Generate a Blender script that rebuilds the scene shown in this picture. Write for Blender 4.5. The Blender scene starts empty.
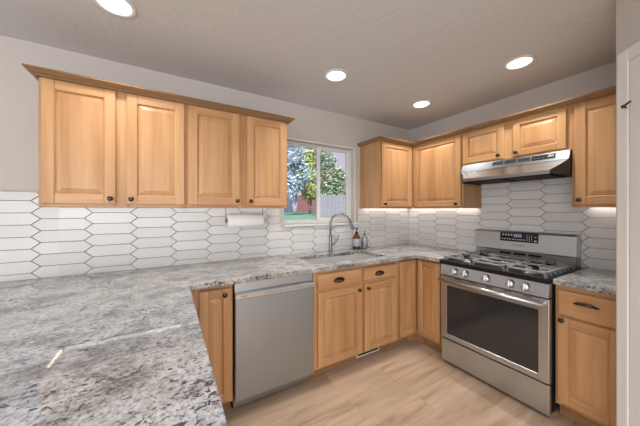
import bpy, bmesh, math, random
from mathutils import Vector, Matrix
random.seed(7)
PI = math.pi
S = bpy.context.scene
COL = S.collection

# ------------------------------------------------------------------ camera, world, lights, exposure
FPX = 255.64
cam_d = bpy.data.cameras.new('camera')
cam_d.sensor_width = 36.0
cam_d.lens = FPX / 640 * 36.0
cam_d.shift_y = -2.69 / 640
cam_d.clip_start = 0.02
cam = bpy.data.objects.new('camera', cam_d)
COL.objects.link(cam)
cam.location = (-2.7777, -2.3464, 1.3527)
cam.rotation_euler = (PI / 2, 0, -math.radians(30.626))
S.camera = cam

S.view_settings.view_transform = 'Standard'
S.view_settings.look = 'None'
S.view_settings.gamma = 1.0
S.view_settings.use_curve_mapping = False
S.view_settings.exposure = 0.0

world = bpy.data.worlds.new('sky')
S.world = world
world.use_nodes = True
wn = world.node_tree
wn.nodes.clear()
w_out = wn.nodes.new('ShaderNodeOutputWorld')
w_bg = wn.nodes.new('ShaderNodeBackground')
w_tc = wn.nodes.new('ShaderNodeTexCoord')
w_sep = wn.nodes.new('ShaderNodeSeparateXYZ')
w_rmp = wn.nodes.new('ShaderNodeValToRGB')
w_rmp.color_ramp.elements[0].position = 0.0
w_rmp.color_ramp.elements[0].color = (0.90, 0.68, 0.76, 1)
w_rmp.color_ramp.elements[1].position = 0.55
w_rmp.color_ramp.elements[1].color = (0.42, 0.58, 0.85, 1)
wn.links.new(w_tc.outputs['Generated'], w_sep.inputs[0])
wn.links.new(w_sep.outputs['Z'], w_rmp.inputs[0])
wn.links.new(w_rmp.outputs[0], w_bg.inputs[0])
w_bg.inputs[1].default_value = 1.0
wn.links.new(w_bg.outputs[0], w_out.inputs[0])

H_CEIL = 2.428
def light(name, kind, loc, rot, energy, color, **kw):
    d = bpy.data.lights.new(name, kind)
    d.energy = energy
    d.color = color
    for k, v in kw.items():
        setattr(d, k, v)
    o = bpy.data.objects.new(name, d)
    COL.objects.link(o)
    o.location = loc
    o.rotation_euler = rot
    return o

light('sun', 'SUN', (0, 0, 12), (math.radians(42), 0, math.radians(-25)), 10.0, (1.0, 0.975, 0.93), angle=0.03)
# added area fills on solid walls: for unseen daylight behind, and from the side
light('daylight_fill_front', 'AREA', (-3.9, -5.9, 1.10), (math.radians(90), 0, 0), 98, (0.925, 0.968, 1.0),
      shape='RECTANGLE', size=3.6, size_y=2.0)
light('fill_left', 'AREA', (-6.3, -3.7, 1.35), (math.radians(90), 0, math.radians(-90)), 85, (0.91, 0.96, 1.0),
      shape='RECTANGLE', size=3.2, size_y=2.1)

light('ceiling_fill_behind', 'AREA', (-2.9, -3.4, H_CEIL - .03), (0, 0, 0), 62, (0.95, 0.975, 1.0),
      shape='RECTANGLE', size=2.2, size_y=1.6, spread=math.radians(130))  # added overhead fill, no fixture in the ceiling there

# ------------------------------------------------------------------ materials
def new_mat(name):
    m = bpy.data.materials.new(name)
    m.use_nodes = True
    nt = m.node_tree
    b = nt.nodes['Principled BSDF']
    return m, nt, b

def plain(name, col, rough=0.5, metal=0.0, spec=0.5, emit=None, estr=0.0, coat=0.0):
    m, nt, b = new_mat(name)
    b.inputs['Base Color'].default_value = (*col, 1)
    b.inputs['Roughness'].default_value = rough
    b.inputs['Metallic'].default_value = metal
    b.inputs['Specular IOR Level'].default_value = spec
    b.inputs['Coat Weight'].default_value = coat
    if emit:
        b.inputs['Emission Color'].default_value = (*emit, 1)
        b.inputs['Emission Strength'].default_value = estr
    return m

def ramp(nt, stops):
    r = nt.nodes.new('ShaderNodeValToRGB')
    e = r.color_ramp.elements
    e[0].position, e[0].color = stops[0][0], (*stops[0][1], 1)
    e[1].position, e[1].color = stops[-1][0], (*stops[-1][1], 1)
    for p, c in stops[1:-1]:
        n = e.new(p)
        n.color = (*c, 1)
    return r

def coords(nt, scale, rnd=True, rot=(0, 0, 0)):
    tc = nt.nodes.new('ShaderNodeTexCoord')
    mp = nt.nodes.new('ShaderNodeMapping')
    mp.inputs['Scale'].default_value = scale
    mp.inputs['Rotation'].default_value = rot
    if rnd:
        oi = nt.nodes.new('ShaderNodeObjectInfo')
        ml = nt.nodes.new('ShaderNodeVectorMath')
        ml.operation = 'MULTIPLY_ADD'
        ml.inputs[1].default_value = (17.3, 11.1, 23.7)
        nt.links.new(oi.outputs['Random'], ml.inputs[0])
        nt.links.new(tc.outputs['Object'], ml.inputs[2])
        nt.links.new(ml.outputs[0], mp.inputs['Vector'])
    else:
        nt.links.new(tc.outputs['Object'], mp.inputs['Vector'])
    return mp

def noise(nt, vec, scale, detail=4, rough=0.55, dist=0.0):
    n = nt.nodes.new('ShaderNodeTexNoise')
    n.inputs['Scale'].default_value = scale
    n.inputs['Detail'].default_value = detail
    n.inputs['Roughness'].default_value = rough
    n.inputs['Distortion'].default_value = dist
    nt.links.new(vec.outputs[0], n.inputs['Vector'])
    return n

def mix(nt, fac, a, b, mode='MIX'):
    n = nt.nodes.new('ShaderNodeMix')
    n.data_type = 'RGBA'
    n.blend_type = mode
    for sock, v in ((n.inputs[0], fac), (n.inputs[6], a), (n.inputs[7], b)):
        if hasattr(v, 'links') or hasattr(v, 'is_linked'):
            nt.links.new(v, sock)
        elif isinstance(v, (int, float)):
            sock.default_value = v
        else:
            sock.default_value = (*v, 1)
    return n.outputs[2]

def bump(nt, b, height, strength, dist=0.002):
    n = nt.nodes.new('ShaderNodeBump')
    n.inputs['Strength'].default_value = strength
    n.inputs['Distance'].default_value = dist
    nt.links.new(height, n.inputs['Height'])
    nt.links.new(n.outputs[0], b.inputs['Normal'])

def wood(name, horizontal=False, dark=1.0):
    m, nt, b = new_mat(name)
    sc = (1.3, 22, 22) if horizontal else (22, 22, 1.3)
    mp = coords(nt, sc)
    n1 = noise(nt, mp, 1.0, 6, 0.6, 0.3)
    sc2 = (0.35, 5, 5) if horizontal else (5, 5, 0.35)
    mp2 = coords(nt, sc2)
    n2 = noise(nt, mp2, 1.0, 3, 0.5, 0.6)
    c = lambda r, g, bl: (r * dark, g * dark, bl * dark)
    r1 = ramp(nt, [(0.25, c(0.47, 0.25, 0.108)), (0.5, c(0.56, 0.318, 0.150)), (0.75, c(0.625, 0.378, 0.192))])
    r2 = ramp(nt, [(0.30, (0.74, 0.64, 0.56)), (0.55, (1, 1, 1)), (0.8, (1.06, 1.06, 1.08))])
    nt.links.new(n1.outputs[0], r1.inputs[0])
    nt.links.new(n2.outputs[0], r2.inputs[0])
    col = mix(nt, 1.0, r1.outputs[0], r2.outputs[0], 'MULTIPLY')
    oi = nt.nodes.new('ShaderNodeObjectInfo')
    rr = ramp(nt, [(0.0, (0.93, 0.91, 0.88)), (1.0, (1.05, 1.05, 1.05))])
    nt.links.new(oi.outputs['Random'], rr.inputs[0])
    col = mix(nt, 1.0, col, rr.outputs[0], 'MULTIPLY')
    nt.links.new(col, b.inputs['Base Color'])
    b.inputs['Roughness'].default_value = 0.38
    bump(nt, b, n1.outputs[0], 0.06)
    return m

M = {}
M['wood'] = wood('maple')
M['woodh'] = wood('maple_across', True)
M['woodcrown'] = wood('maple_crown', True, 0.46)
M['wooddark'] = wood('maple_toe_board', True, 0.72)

def paint(name, col, bscale, bstr, rough=0.85):
    m, nt, b = new_mat(name)
    b.inputs['Base Color'].default_value = (*col, 1)
    b.inputs['Roughness'].default_value = rough
    b.inputs['Specular IOR Level'].default_value = 0.25
    mp = coords(nt, (1, 1, 1), False)
    n = noise(nt, mp, bscale, 5, 0.6)
    bump(nt, b, n.outputs[0], bstr, 0.01)
    return m
M['wall'] = paint('greige_wall_paint', (0.575, 0.54, 0.515), 60, 0.08)
M['ceiling'] = paint('knockdown_ceiling_paint', (0.64, 0.645, 0.655), 26, 0.34)
M['trim'] = plain('white_trim_paint', (0.78, 0.77, 0.75), 0.45)
M['whitedoor'] = plain('white_door_paint', (0.74, 0.75, 0.76), 0.45)
M['vinyl'] = plain('white_vinyl', (0.80, 0.79, 0.78), 0.35)

# floor
def floor_mat():
    m, nt, b = new_mat('oak_plank_floor')
    mp = coords(nt, (1, 1, 1), False)
    br = nt.nodes.new('ShaderNodeTexBrick')
    br.inputs['Scale'].default_value = 1.0
    br.inputs['Brick Width'].default_value = 1.22
    br.inputs['Row Height'].default_value = 0.18
    br.inputs['Mortar Size'].default_value = 0.0015
    br.inputs['Mortar Smooth'].default_value = 0.3
    br.inputs['Bias'].default_value = 0.0
    br.offset = 0.37
    br.inputs['Color1'].default_value = (0.0, 0.0, 0.0, 1)
    br.inputs['Color2'].default_value = (1, 1, 1, 1)
    br.inputs['Mortar'].default_value = (0.5, 0.5, 0.5, 1)
    nt.links.new(mp.outputs[0], br.inputs['Vector'])
    sh = nt.nodes.new('ShaderNodeVectorMath')
    sh.operation = 'MULTIPLY_ADD'
    sh.inputs[1].default_value = (3.0, 9.0, 5.0)
    nt.links.new(br.outputs['Color'], sh.inputs[0])
    nt.links.new(mp.outputs[0], sh.inputs[2])
    mp2 = nt.nodes.new('ShaderNodeMapping')
    mp2.inputs['Scale'].default_value = (1.6, 16, 1)
    nt.links.new(sh.outputs[0], mp2.inputs[0])
    n1 = noise(nt, mp2, 1.0, 6, 0.62, 0.8)
    r1 = ramp(nt, [(0.25, (0.27, 0.175, 0.112)), (0.45, (0.45, 0.318, 0.222)), (0.7, (0.55, 0.405, 0.295))])
    nt.links.new(n1.outputs[0], r1.inputs[0])
    r2 = ramp(nt, [(0.0, (0.90, 0.89, 0.87)), (1.0, (1.06, 1.06, 1.06))])
    nt.links.new(br.outputs['Color'], r2.inputs[0])
    col = mix(nt, 1.0, r1.outputs[0], r2.outputs[0], 'MULTIPLY')
    col = mix(nt, br.outputs['Fac'], col, (0.36, 0.24, 0.16))
    nt.links.new(col, b.inputs['Base Color'])
    b.inputs['Roughness'].default_value = 0.42
    bump(nt, b, n1.outputs[0], 0.05)
    return m
M['floor'] = floor_mat()

def granite_mat(name, dark=False):
    m, nt, b = new_mat(name)
    mp = coords(nt, (1, 1, 1), False)
    mps = coords(nt, (1.0, 1.25, 1.2), False, (0, 0, math.radians(-35)))
    mps.inputs['Location'].default_value = (3.1, 1.7, 0.4)
    cloud = noise(nt, mps, 6.5, 7, 0.70, 0.7)
    rc = ramp(nt, [(0.32, (0.12, 0.127, 0.137)), (0.43, (0.265, 0.278, 0.294)), (0.53, (0.40, 0.416, 0.435)), (0.70, (0.53, 0.544, 0.562))])
    nt.links.new(cloud.outputs[0], rc.inputs[0])
    # warm reflected light painted into the stone, growing towards the back, broken by noise
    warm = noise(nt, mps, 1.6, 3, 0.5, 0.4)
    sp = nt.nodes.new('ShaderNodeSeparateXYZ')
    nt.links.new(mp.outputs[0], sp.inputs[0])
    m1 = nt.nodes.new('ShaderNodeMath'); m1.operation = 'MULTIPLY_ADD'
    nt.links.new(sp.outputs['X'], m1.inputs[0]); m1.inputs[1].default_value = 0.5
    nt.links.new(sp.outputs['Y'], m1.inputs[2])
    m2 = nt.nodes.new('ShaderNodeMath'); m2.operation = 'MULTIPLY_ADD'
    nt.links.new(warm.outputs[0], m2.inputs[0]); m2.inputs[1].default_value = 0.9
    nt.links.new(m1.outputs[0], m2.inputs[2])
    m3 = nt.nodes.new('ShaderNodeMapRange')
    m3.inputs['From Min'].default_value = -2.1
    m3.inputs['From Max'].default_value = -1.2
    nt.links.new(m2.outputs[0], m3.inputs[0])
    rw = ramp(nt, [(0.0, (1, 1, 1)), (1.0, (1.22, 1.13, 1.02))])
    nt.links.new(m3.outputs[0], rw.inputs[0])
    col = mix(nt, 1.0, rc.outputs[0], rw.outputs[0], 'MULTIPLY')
    g = noise(nt, mp, 70, 4, 0.72, 0.2)
    rg = ramp(nt, [(0.36, (0.50, 0.50, 0.51)), (0.50, (0.95, 0.95, 0.95)), (0.66, (1.2, 1.2, 1.2))])
    nt.links.new(g.outputs[0], rg.inputs[0])
    col = mix(nt, 1.0, col, rg.outputs[0], 'MULTIPLY')
    f = noise(nt, mps, 58, 4, 0.65, 0.6)
    k = noise(nt, mps, 5, 3, 0.6, 0.3)
    ad = nt.nodes.new('ShaderNodeMath'); ad.operation = 'MULTIPLY_ADD'
    nt.links.new(k.outputs[0], ad.inputs[0]); ad.inputs[1].default_value = 0.45
    nt.links.new(f.outputs[0], ad.inputs[2])
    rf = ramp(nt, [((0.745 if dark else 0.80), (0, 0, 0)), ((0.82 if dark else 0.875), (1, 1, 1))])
    nt.links.new(ad.outputs[0], rf.inputs[0])
    col = mix(nt, rf.outputs[0], col, (0.05, 0.057, 0.070))
    nt.links.new(col, b.inputs['Base Color'])
    b.inputs['Roughness'].default_value = 0.25
    b.inputs['Specular IOR Level'].default_value = 0.0
    b.inputs['Coat Weight'].default_value = 1.0
    b.inputs['Coat IOR'].default_value = 1.7
    b.inputs['Coat Roughness'].default_value = 0.01
    return m
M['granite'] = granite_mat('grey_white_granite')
M['granite_edge_shade'] = granite_mat('granite_shaded_edge', True)  # black chips made denser on the slab's sides, painting in their shade

def tile_mat():
    m, nt, b = new_mat('white_gloss_tile')
    at = nt.nodes.new('ShaderNodeNewGeometry')
    r = ramp(nt, [(0.0, (0.68, 0.68, 0.68)), (1.0, (0.77, 0.77, 0.77))])
    nt.links.new(at.outputs['Random Per Island'], r.inputs[0])
    nt.links.new(r.outputs[0], b.inputs['Base Color'])
    b.inputs['Roughness'].default_value = 0.22
    mp = coords(nt, (1, 1, 1), False)
    n = noise(nt, mp, 14, 2, 0.5)
    bump(nt, b, n.outputs[0], 0.15, 0.003)
    return m
M['tile'] = tile_mat()
M['grout'] = plain('grey_grout', (0.14, 0.14, 0.145), 0.9, spec=0.1)

def steel(name, col=(0.54, 0.58, 0.615), rough=0.33, axis='x'):
    m, nt, b = new_mat(name)
    sc = {'x': (4, 700, 700), 'z': (700, 700, 4)}[axis]
    mp = coords(nt, sc, False)
    n = noise(nt, mp, 1.0, 2, 0.5)
    r = ramp(nt, [(0.3, tuple(c * 0.95 for c in col)), (0.7, tuple(min(1, c * 1.05) for c in col))])
    nt.links.new(n.outputs[0], r.inputs[0])
    nt.links.new(r.outputs[0], b.inputs['Base Color'])
    b.inputs['Metallic'].default_value = 1.0
    b.inputs['Roughness'].default_value = rough
    return m
M['steel'] = steel('brushed_stainless')
M['steelhood'] = steel('hood_stainless', (0.42, 0.445, 0.47), 0.27)
M['steelz'] = steel('brushed_stainless_upright', (0.40, 0.445, 0.485), 0.36, 'z')
M['steellight'] = steel('satin_stainless', (0.62, 0.635, 0.65), 0.28)
M['steeldark'] = steel('dark_stainless', (0.34, 0.345, 0.35), 0.35)  # stainless in one even darker tone
M['hoodside'] = plain('hood_side_dark_reflection', (0.055, 0.058, 0.062), 0.4, 0.5)  # hood's steel sides coloured dark, painting in the dim pantry's reflection
M['nickel'] = plain('brushed_nickel', (0.24, 0.24, 0.238), 0.30, 1.0)
M['black'] = plain('black_enamel', (0.010, 0.010, 0.011), 0.35, spec=0.3)
M['blackmatte'] = plain('black_plastic', (0.012, 0.012, 0.013), 0.6, spec=0.15)
M['iron'] = plain('cast_iron', (0.27, 0.27, 0.272), 0.5)
M['bronze'] = plain('oil_rubbed_bronze', (0.075, 0.055, 0.045), 0.26, 0.85)
M['ovenglass'] = plain('oven_glass', (0.030, 0.031, 0.033), 0.05, 0.0, 0.6)
M['white'] = plain('white_plastic', (0.78, 0.78, 0.77), 0.4)
M['paper'] = plain('paper_towel', (0.90, 0.895, 0.885), 0.95, spec=0.1)
M['sink'] = plain('pale_grey_composite', (0.56, 0.555, 0.56), 0.35)
M['markwhite'] = plain('printed_white_mark', (0.75, 0.77, 0.8), 0.5)
M['markgrey'] = plain('printed_grey_mark', (0.10, 0.10, 0.11), 0.5)
M['display'] = plain('lit_display', (0.01, 0.01, 0.02), 0.2, emit=(0.22, 0.22, 0.60), estr=0.30)
M['lamp'] = plain('lamp_lens', (0.9, 0.9, 0.9), 0.4, emit=(1.0, 0.93, 0.82), estr=7.0)
M['led'] = plain('led_diffuser', (0.9, 0.9, 0.9), 0.4, emit=(1.0, 0.92, 0.80), estr=3.0)
M['leddim'] = plain('led_diffuser_dim', (0.8, 0.8, 0.8), 0.4, emit=(1.0, 0.94, 0.86), estr=1.1)
M['ledmid'] = plain('led_diffuser_mid', (0.8, 0.8, 0.8), 0.4, emit=(1.0, 0.96, 0.90), estr=8.0)
M['label'] = plain('pale_paper_label', (0.42, 0.44, 0.48), 0.6)
M['void'] = plain('dark_cavity', (0.01, 0.01, 0.01), 0.8)

def glassy(name, col, rough=0.03, alpha=0.12):
    m = bpy.data.materials.new(name)
    m.use_nodes = True
    nt = m.node_tree
    nt.nodes.clear()
    o = nt.nodes.new('ShaderNodeOutputMaterial')
    t = nt.nodes.new('ShaderNodeBsdfTransparent')
    t.inputs[0].default_value = (*col, 1)
    g = nt.nodes.new('ShaderNodeBsdfGlossy')
    g.inputs['Roughness'].default_value = rough
    f = nt.nodes.new('ShaderNodeFresnel')
    f.inputs[0].default_value = 1.45
    mx = nt.nodes.new('ShaderNodeMixShader')
    nt.links.new(f.outputs[0], mx.inputs[0])
    nt.links.new(t.outputs[0], mx.inputs[1])
    nt.links.new(g.outputs[0], mx.inputs[2])
    nt.links.new(mx.outputs[0], o.inputs[0])
    return m
M['pane'] = glassy('window_glass', (0.95, 0.96, 0.97))
M['clearbottle'] = glassy('clear_plastic', (0.95, 0.95, 0.96), 0.06)
def amber():
    m, nt, b = new_mat('amber_glass')
    b.inputs['Base Color'].default_value = (0.20, 0.065, 0.014, 1)
    b.inputs['Roughness'].default_value = 0.12
    b.inputs['Transmission Weight'].default_value = 0.25
    return m
M['amber'] = amber()
M['soap'] = plain('dark_soap', (0.05, 0.02, 0.012), 0.2)

def leafmat(name, c1, c2):
    m, nt, b = new_mat(name)
    g = nt.nodes.new('ShaderNodeNewGeometry')
    r = ramp(nt, [(0.0, c1), (1.0, c2)])
    nt.links.new(g.outputs['Random Per Island'], r.inputs[0])
    nt.links.new(r.outputs[0], b.inputs['Base Color'])
    b.inputs['Roughness'].default_value = 0.7
    return m
M['leafblue'] = leafmat('blue_green_leaf', (0.02, 0.12, 0.19), (0.66, 0.78, 0.88))
M['leafyellow'] = leafmat('yellow_green_leaf', (0.05, 0.12, 0.03), (0.66, 0.68, 0.20))
M['leafgreen'] = leafmat('deep_green_leaf', (0.01, 0.09, 0.085), (0.46, 0.55, 0.34))
M['barkpale'] = plain('pale_bark', (0.42, 0.44, 0.50), 0.9)
M['bark'] = plain('brown_bark', (0.16, 0.11, 0.09), 0.9)
M['fencered'] = plain('red_brown_fence', (0.15, 0.06, 0.06), 0.85)
M['fencegrey'] = plain('grey_lilac_fence', (0.21, 0.20, 0.235), 0.85)
M['fenceblue'] = plain('slate_fence', (0.06, 0.07, 0.12), 0.85)
def lawn_mat():
    m, nt, b = new_mat('lawn')
    mp = coords(nt, (1, 1, 1), False)
    n = noise(nt, mp, 6, 4, 0.7)
    r = ramp(nt, [(0.3, (0.07, 0.16, 0.10)), (0.7, (0.13, 0.25, 0.16))])
    nt.links.new(n.outputs[0], r.inputs[0])
    nt.links.new(r.outputs[0], b.inputs['Base Color'])
    b.inputs['Roughness'].default_value = 0.9
    return m
M['lawn'] = lawn_mat()

# ------------------------------------------------------------------ geometry helpers
class MB:
    """collects shapes into one bmesh; slots = list of materials"""
    def __init__(self):
        self.bm = bmesh.new()
        self.mats = []
    def slot(self, m):
        if m not in self.mats:
            self.mats.append(m)
        return self.mats.index(m)
    def add(self, tmp, m, smooth=False, mtx=None):
        i = self.slot(m)
        bmesh.ops.recalc_face_normals(tmp, faces=tmp.faces)
        if mtx is not None:
            bmesh.ops.transform(tmp, matrix=mtx, verts=tmp.verts)
        vm = {v: self.bm.verts.new(v.co) for v in tmp.verts}
        for f in tmp.faces:
            try:
                nf = self.bm.faces.new([vm[v] for v in f.verts])
            except ValueError:
                continue
            nf.material_index = i
            nf.smooth = smooth
        tmp.free()
    def box(self, x0, x1, y0, y1, z0, z1, m, bev=0.0, seg=1, mtx=None):
        t = bmesh.new()
        c = [(x, y, z) for x in (x0, x1) for y in (y0, y1) for z in (z0, z1)]
        v = [t.verts.new(p) for p in c]
        for q in ((0, 1, 3, 2), (4, 6, 7, 5), (0, 4, 5, 1), (2, 3, 7, 6), (0, 2, 6, 4), (1, 5, 7, 3)):
            t.faces.new([v[i] for i in q])
        if bev > 0:
            bmesh.ops.bevel(t, geom=t.edges[:], offset=bev, segments=seg, affect='EDGES', profile=0.5)
        self.add(t, m, False, mtx)
    def prism(self, pts, axis, a0, a1, m, bev=0.0, mtx=None, smooth=False):
        """pts 2D polygon, extruded along axis from a0 to a1"""
        def P(p, a):
            return {'x': (a, p[0], p[1]), 'y': (p[0], a, p[1]), 'z': (p[0], p[1], a)}[axis]
        t = bmesh.new()
        A = [t.verts.new(P(p, a0)) for p in pts]
        B = [t.verts.new(P(p, a1)) for p in pts]
        t.faces.new(A)
        t.faces.new(B[::-1])
        n = len(pts)
        for i in range(n):
            t.faces.new((A[i], A[(i + 1) % n], B[(i + 1) % n], B[i]))
        bmesh.ops.recalc_face_normals(t, faces=t.faces)
        if bev > 0:
            bmesh.ops.bevel(t, geom=t.edges[:], offset=bev, segments=2, affect='EDGES', profile=0.5)
        self.add(t, m, smooth, mtx)
    def lathe(self, prof, m, n=24, mtx=None, smooth=True):
        """prof list of (r, z)"""
        t = bmesh.new()
        rings = []
        for r, z in prof:
            if r < 1e-6:
                rings.append([t.verts.new((0, 0, z))])
            else:
                rings.append([t.verts.new((r * math.cos(2 * PI * k / n), r * math.sin(2 * PI * k / n), z)) for k in range(n)])
        for a, b in zip(rings, rings[1:]):
            if len(a) == 1 and len(b) == 1:
                continue
            for k in range(n):
                k2 = (k + 1) % n
                if len(a) == 1:
                    t.faces.new((a[0], b[k], b[k2]))
                elif len(b) == 1:
                    t.faces.new((a[k], a[k2], b[0]))
                else:
                    t.faces.new((a[k], a[k2], b[k2], b[k]))
        closed = prof[0] == prof[-1]
        if len(rings[0]) > 1 and not closed:
            t.faces.new(rings[0][::-1])
        if len(rings[-1]) > 1 and not closed:
            t.faces.new(rings[-1])
        self.add(t, m, smooth, mtx)
    def tube(self, pts, r, m, n=10, mtx=None):
        pts = [Vector(p) for p in pts]
        rs = r if isinstance(r, (list, tuple)) else [r] * len(pts)
        t = bmesh.new()
        rings = []
        up = Vector((0.13, 0.21, 0.97))
        for i, p in enumerate(pts):
            d = (pts[min(i + 1, len(pts) - 1)] - pts[max(i - 1, 0)]).normalized()
            if abs(d.dot(up)) > 0.97:
                up = Vector((0.98, 0.1, 0.05))
            a = d.cross(up).normalized()
            b = a.cross(d).normalized()
            up = b
            rings.append([t.verts.new(p + (a * math.cos(2 * PI * k / n) + b * math.sin(2 * PI * k / n)) * rs[i]) for k in range(n)])
        for A, B in zip(rings, rings[1:]):
            for k in range(n):
                t.faces.new((A[k], A[(k + 1) % n], B[(k + 1) % n], B[k]))
        t.faces.new(rings[0][::-1])
        t.faces.new(rings[-1])
        self.add(t, m, True, mtx)
    def loops(self, rects, m, mtx=None):
        """nested rectangles in the xz plane: (x0,x1,z0,z1,y); last is capped, first is capped at the back"""
        t = bmesh.new()
        R = []
        for x0, x1, z0, z1, y in rects:
            R.append([t.verts.new(p) for p in ((x0, y, z0), (x1, y, z0), (x1, y, z1), (x0, y, z1))])
        for A, B in zip(R, R[1:]):
            for k in range(4):
                t.faces.new((A[k], A[(k + 1) % 4], B[(k + 1) % 4], B[k]))
        t.faces.new(R[0][::-1])
        t.faces.new(R[-1])
        self.add(t, m, False, mtx)
    def build(self, name, parent=None, loc=(0, 0, 0), rotz=0.0):
        me = bpy.data.meshes.new(name)
        self.bm.normal_update()
        self.bm.to_mesh(me)
        self.bm.free()
        for m in self.mats:
            me.materials.append(m)
        o = bpy.data.objects.new(name, me)
        COL.objects.link(o)
        o.parent = parent
        o.location = loc
        o.rotation_euler = (0, 0, rotz)
        return o

def tag(o, label, cat, group=None):
    o['label'] = label
    o['category'] = cat
    if group:
        o['group'] = group
    return o

def thing(name, label, cat, loc, rotz=0.0, group=None):
    o = bpy.data.objects.new(name, None)
    o.empty_display_size = 0.1
    COL.objects.link(o)
    o.location = loc
    o.rotation_euler = (0, 0, rotz)
    return tag(o, label, cat, group)

def struct(o):
    o['kind'] = 'structure'
    return o

def copy_tree(o, parent=None):
    c = o.copy()
    COL.objects.link(c)
    if parent:
        c.parent = parent
    for ch in o.children:
        copy_tree(ch, c)
    return c

def cell_slab(xs, ys, z0, z1, hole, m, bev=0.0, swap=None, edge=None):
    """slab on a grid of cells; hole(cx, cy) True leaves a cell out; returns MB"""
    t = bmesh.new()
    V = {}
    def v(i, j):
        if (i, j) not in V:
            V[(i, j)] = t.verts.new((xs[i], ys[j], z1))
        return V[(i, j)]
    fs = []
    for i in range(len(xs) - 1):
        for j in range(len(ys) - 1):
            if hole((xs[i] + xs[i + 1]) / 2, (ys[j] + ys[j + 1]) / 2):
                continue
            fs.append(t.faces.new((v(i, j), v(i + 1, j), v(i + 1, j + 1), v(i, j + 1))))
    r = bmesh.ops.extrude_face_region(t, geom=fs)
    nv = [g for g in r['geom'] if isinstance(g, bmesh.types.BMVert)]
    bmesh.ops.translate(t, verts=nv, vec=(0, 0, z0 - z1))
    bmesh.ops.recalc_face_normals(t, faces=t.faces)
    if bev:
        es = [e for e in t.edges if len(e.link_faces) == 2 and e.calc_face_angle(0) > 1.0]
        bmesh.ops.bevel(t, geom=es, offset=bev, segments=2, affect='EDGES', profile=0.5)
    if swap is not None:
        bmesh.ops.transform(t, matrix=swap, verts=t.verts)
        bmesh.ops.recalc_face_normals(t, faces=t.faces)
    mb = MB()
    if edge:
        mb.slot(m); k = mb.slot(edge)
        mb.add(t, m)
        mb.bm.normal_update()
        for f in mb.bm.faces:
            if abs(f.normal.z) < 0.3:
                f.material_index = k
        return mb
    mb.add(t, m)
    return mb

# ------------------------------------------------------------------ setting
H = 2.428
XL, YF = -6.4, -6.0
ZC = 0.914            # counter top
WX0, WX1, WZ0, WZ1 = -1.80, -0.930, 1.212, 2.058   # window opening

mb = MB(); mb.box(XL, 0.1, YF, 0.1, -0.1, 0.0, M['floor']); struct(mb.build('floor'))
mb = MB(); mb.box(XL, 0.15, YF, 0.15, H, H + 0.1, M['ceiling']); struct(mb.build('ceiling'))
# back wall with the window opening: a slab laid out in xz
sw = Matrix(((1, 0, 0, 0), (0, 0, -1, 0), (0, 1, 0, 0), (0, 0, 0, 1)))   # (x, y, z) -> (x, -z, y)
mb = cell_slab([XL, WX0, WX1, 0.0], [0.0, WZ0, WZ1, H], -0.15, 0.0,
               lambda x, z: WX0 < x < WX1 and WZ0 < z < WZ1, M['wall'], 0, sw)
struct(mb.build('wall_back'))
mb = MB(); mb.box(0.0, 0.15, YF, 0.15, 0, H, M['wall']); struct(mb.build('wall_right'))
mb = MB(); mb.box(XL - 0.1, XL, YF, 0.15, 0, H, M['wall']); struct(mb.build('wall_left'))
mb = MB(); mb.box(XL - 0.1, 0.15, YF - 0.1, YF, 0, H, M['wall']); struct(mb.build('wall_front'))
# angled pantry in the right hand corner
KX, KY = -0.870, -2.0035
mb = MB()
mb.prism([(0, KY), (KX, KY), (KX - 1.1, KY - 1.1), (KX - 1.1, YF), (0, YF)], 'z', 0, H, M['wall'])
struct(mb.build('wall_pantry'))
# casing and door on the angled face: local x runs along the face, local -y looks into the room
ang = math.radians(-135)
e = (math.cos(math.radians(225)), math.sin(math.radians(225)))
# local +x must map to direction e, local -y to (-.707,.707)
rz = math.atan2(e[1], e[0])
def onface(s):
    return (KX + e[0] * s, KY + e[1] * s, 0)
mb = MB()
# with +x -> e, local +y -> (.707,-.707) (into the wall), so the room is at -y
mb.box(0.028, 0.088, -0.018, -0.001, 0, 2.105, M['trim'], 0.004)
mb.box(0.088, 0.82, -0.018, -0.001, 2.045, 2.105, M['trim'], 0.004)
mb.box(0.82, 0.88, -0.018, -0.001, 0, 2.105, M['trim'], 0.004)
struct(mb.build('trim_1', loc=(KX, KY, 0), rotz=rz))
mb = MB()
mb.box(0.090, 0.818, -0.014, -0.001, 0.006, 2.043, M['whitedoor'], 0.002)
for z0, z1 in ((0.22, 0.92), (1.06, 1.90)):
    for x0, x1 in ((0.20, 0.42), (0.49, 0.71)):
        mb.loops([(x0, x1, z0, z1, -0.0145), (x0 + .012, x1 - .012, z0 + .012, z1 - .012, -0.019),
                  (x0 + .03, x1 - .03, z0 + .03, z1 - .03, -0.0155)], M['whitedoor'])
d1 = struct(mb.build('door_1', loc=(KX, KY, 0), rotz=rz))
for z in (1.83, 0.25):
    mb = MB()
    mb.tube([(0.090, -0.0245, z), (0.093, -0.040, z), (0.104, -0.046, z + .002), (0.140, -0.046, z + 0.010)], 0.0045, M['bronze'], 8)
    mb.lathe([(0.008, 0), (0.008, .008), (0.004, .012)], M['bronze'], 10, Matrix.Translation((0.104, -0.046, z - .004)))
    mb.build('hinge', d1)

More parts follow.
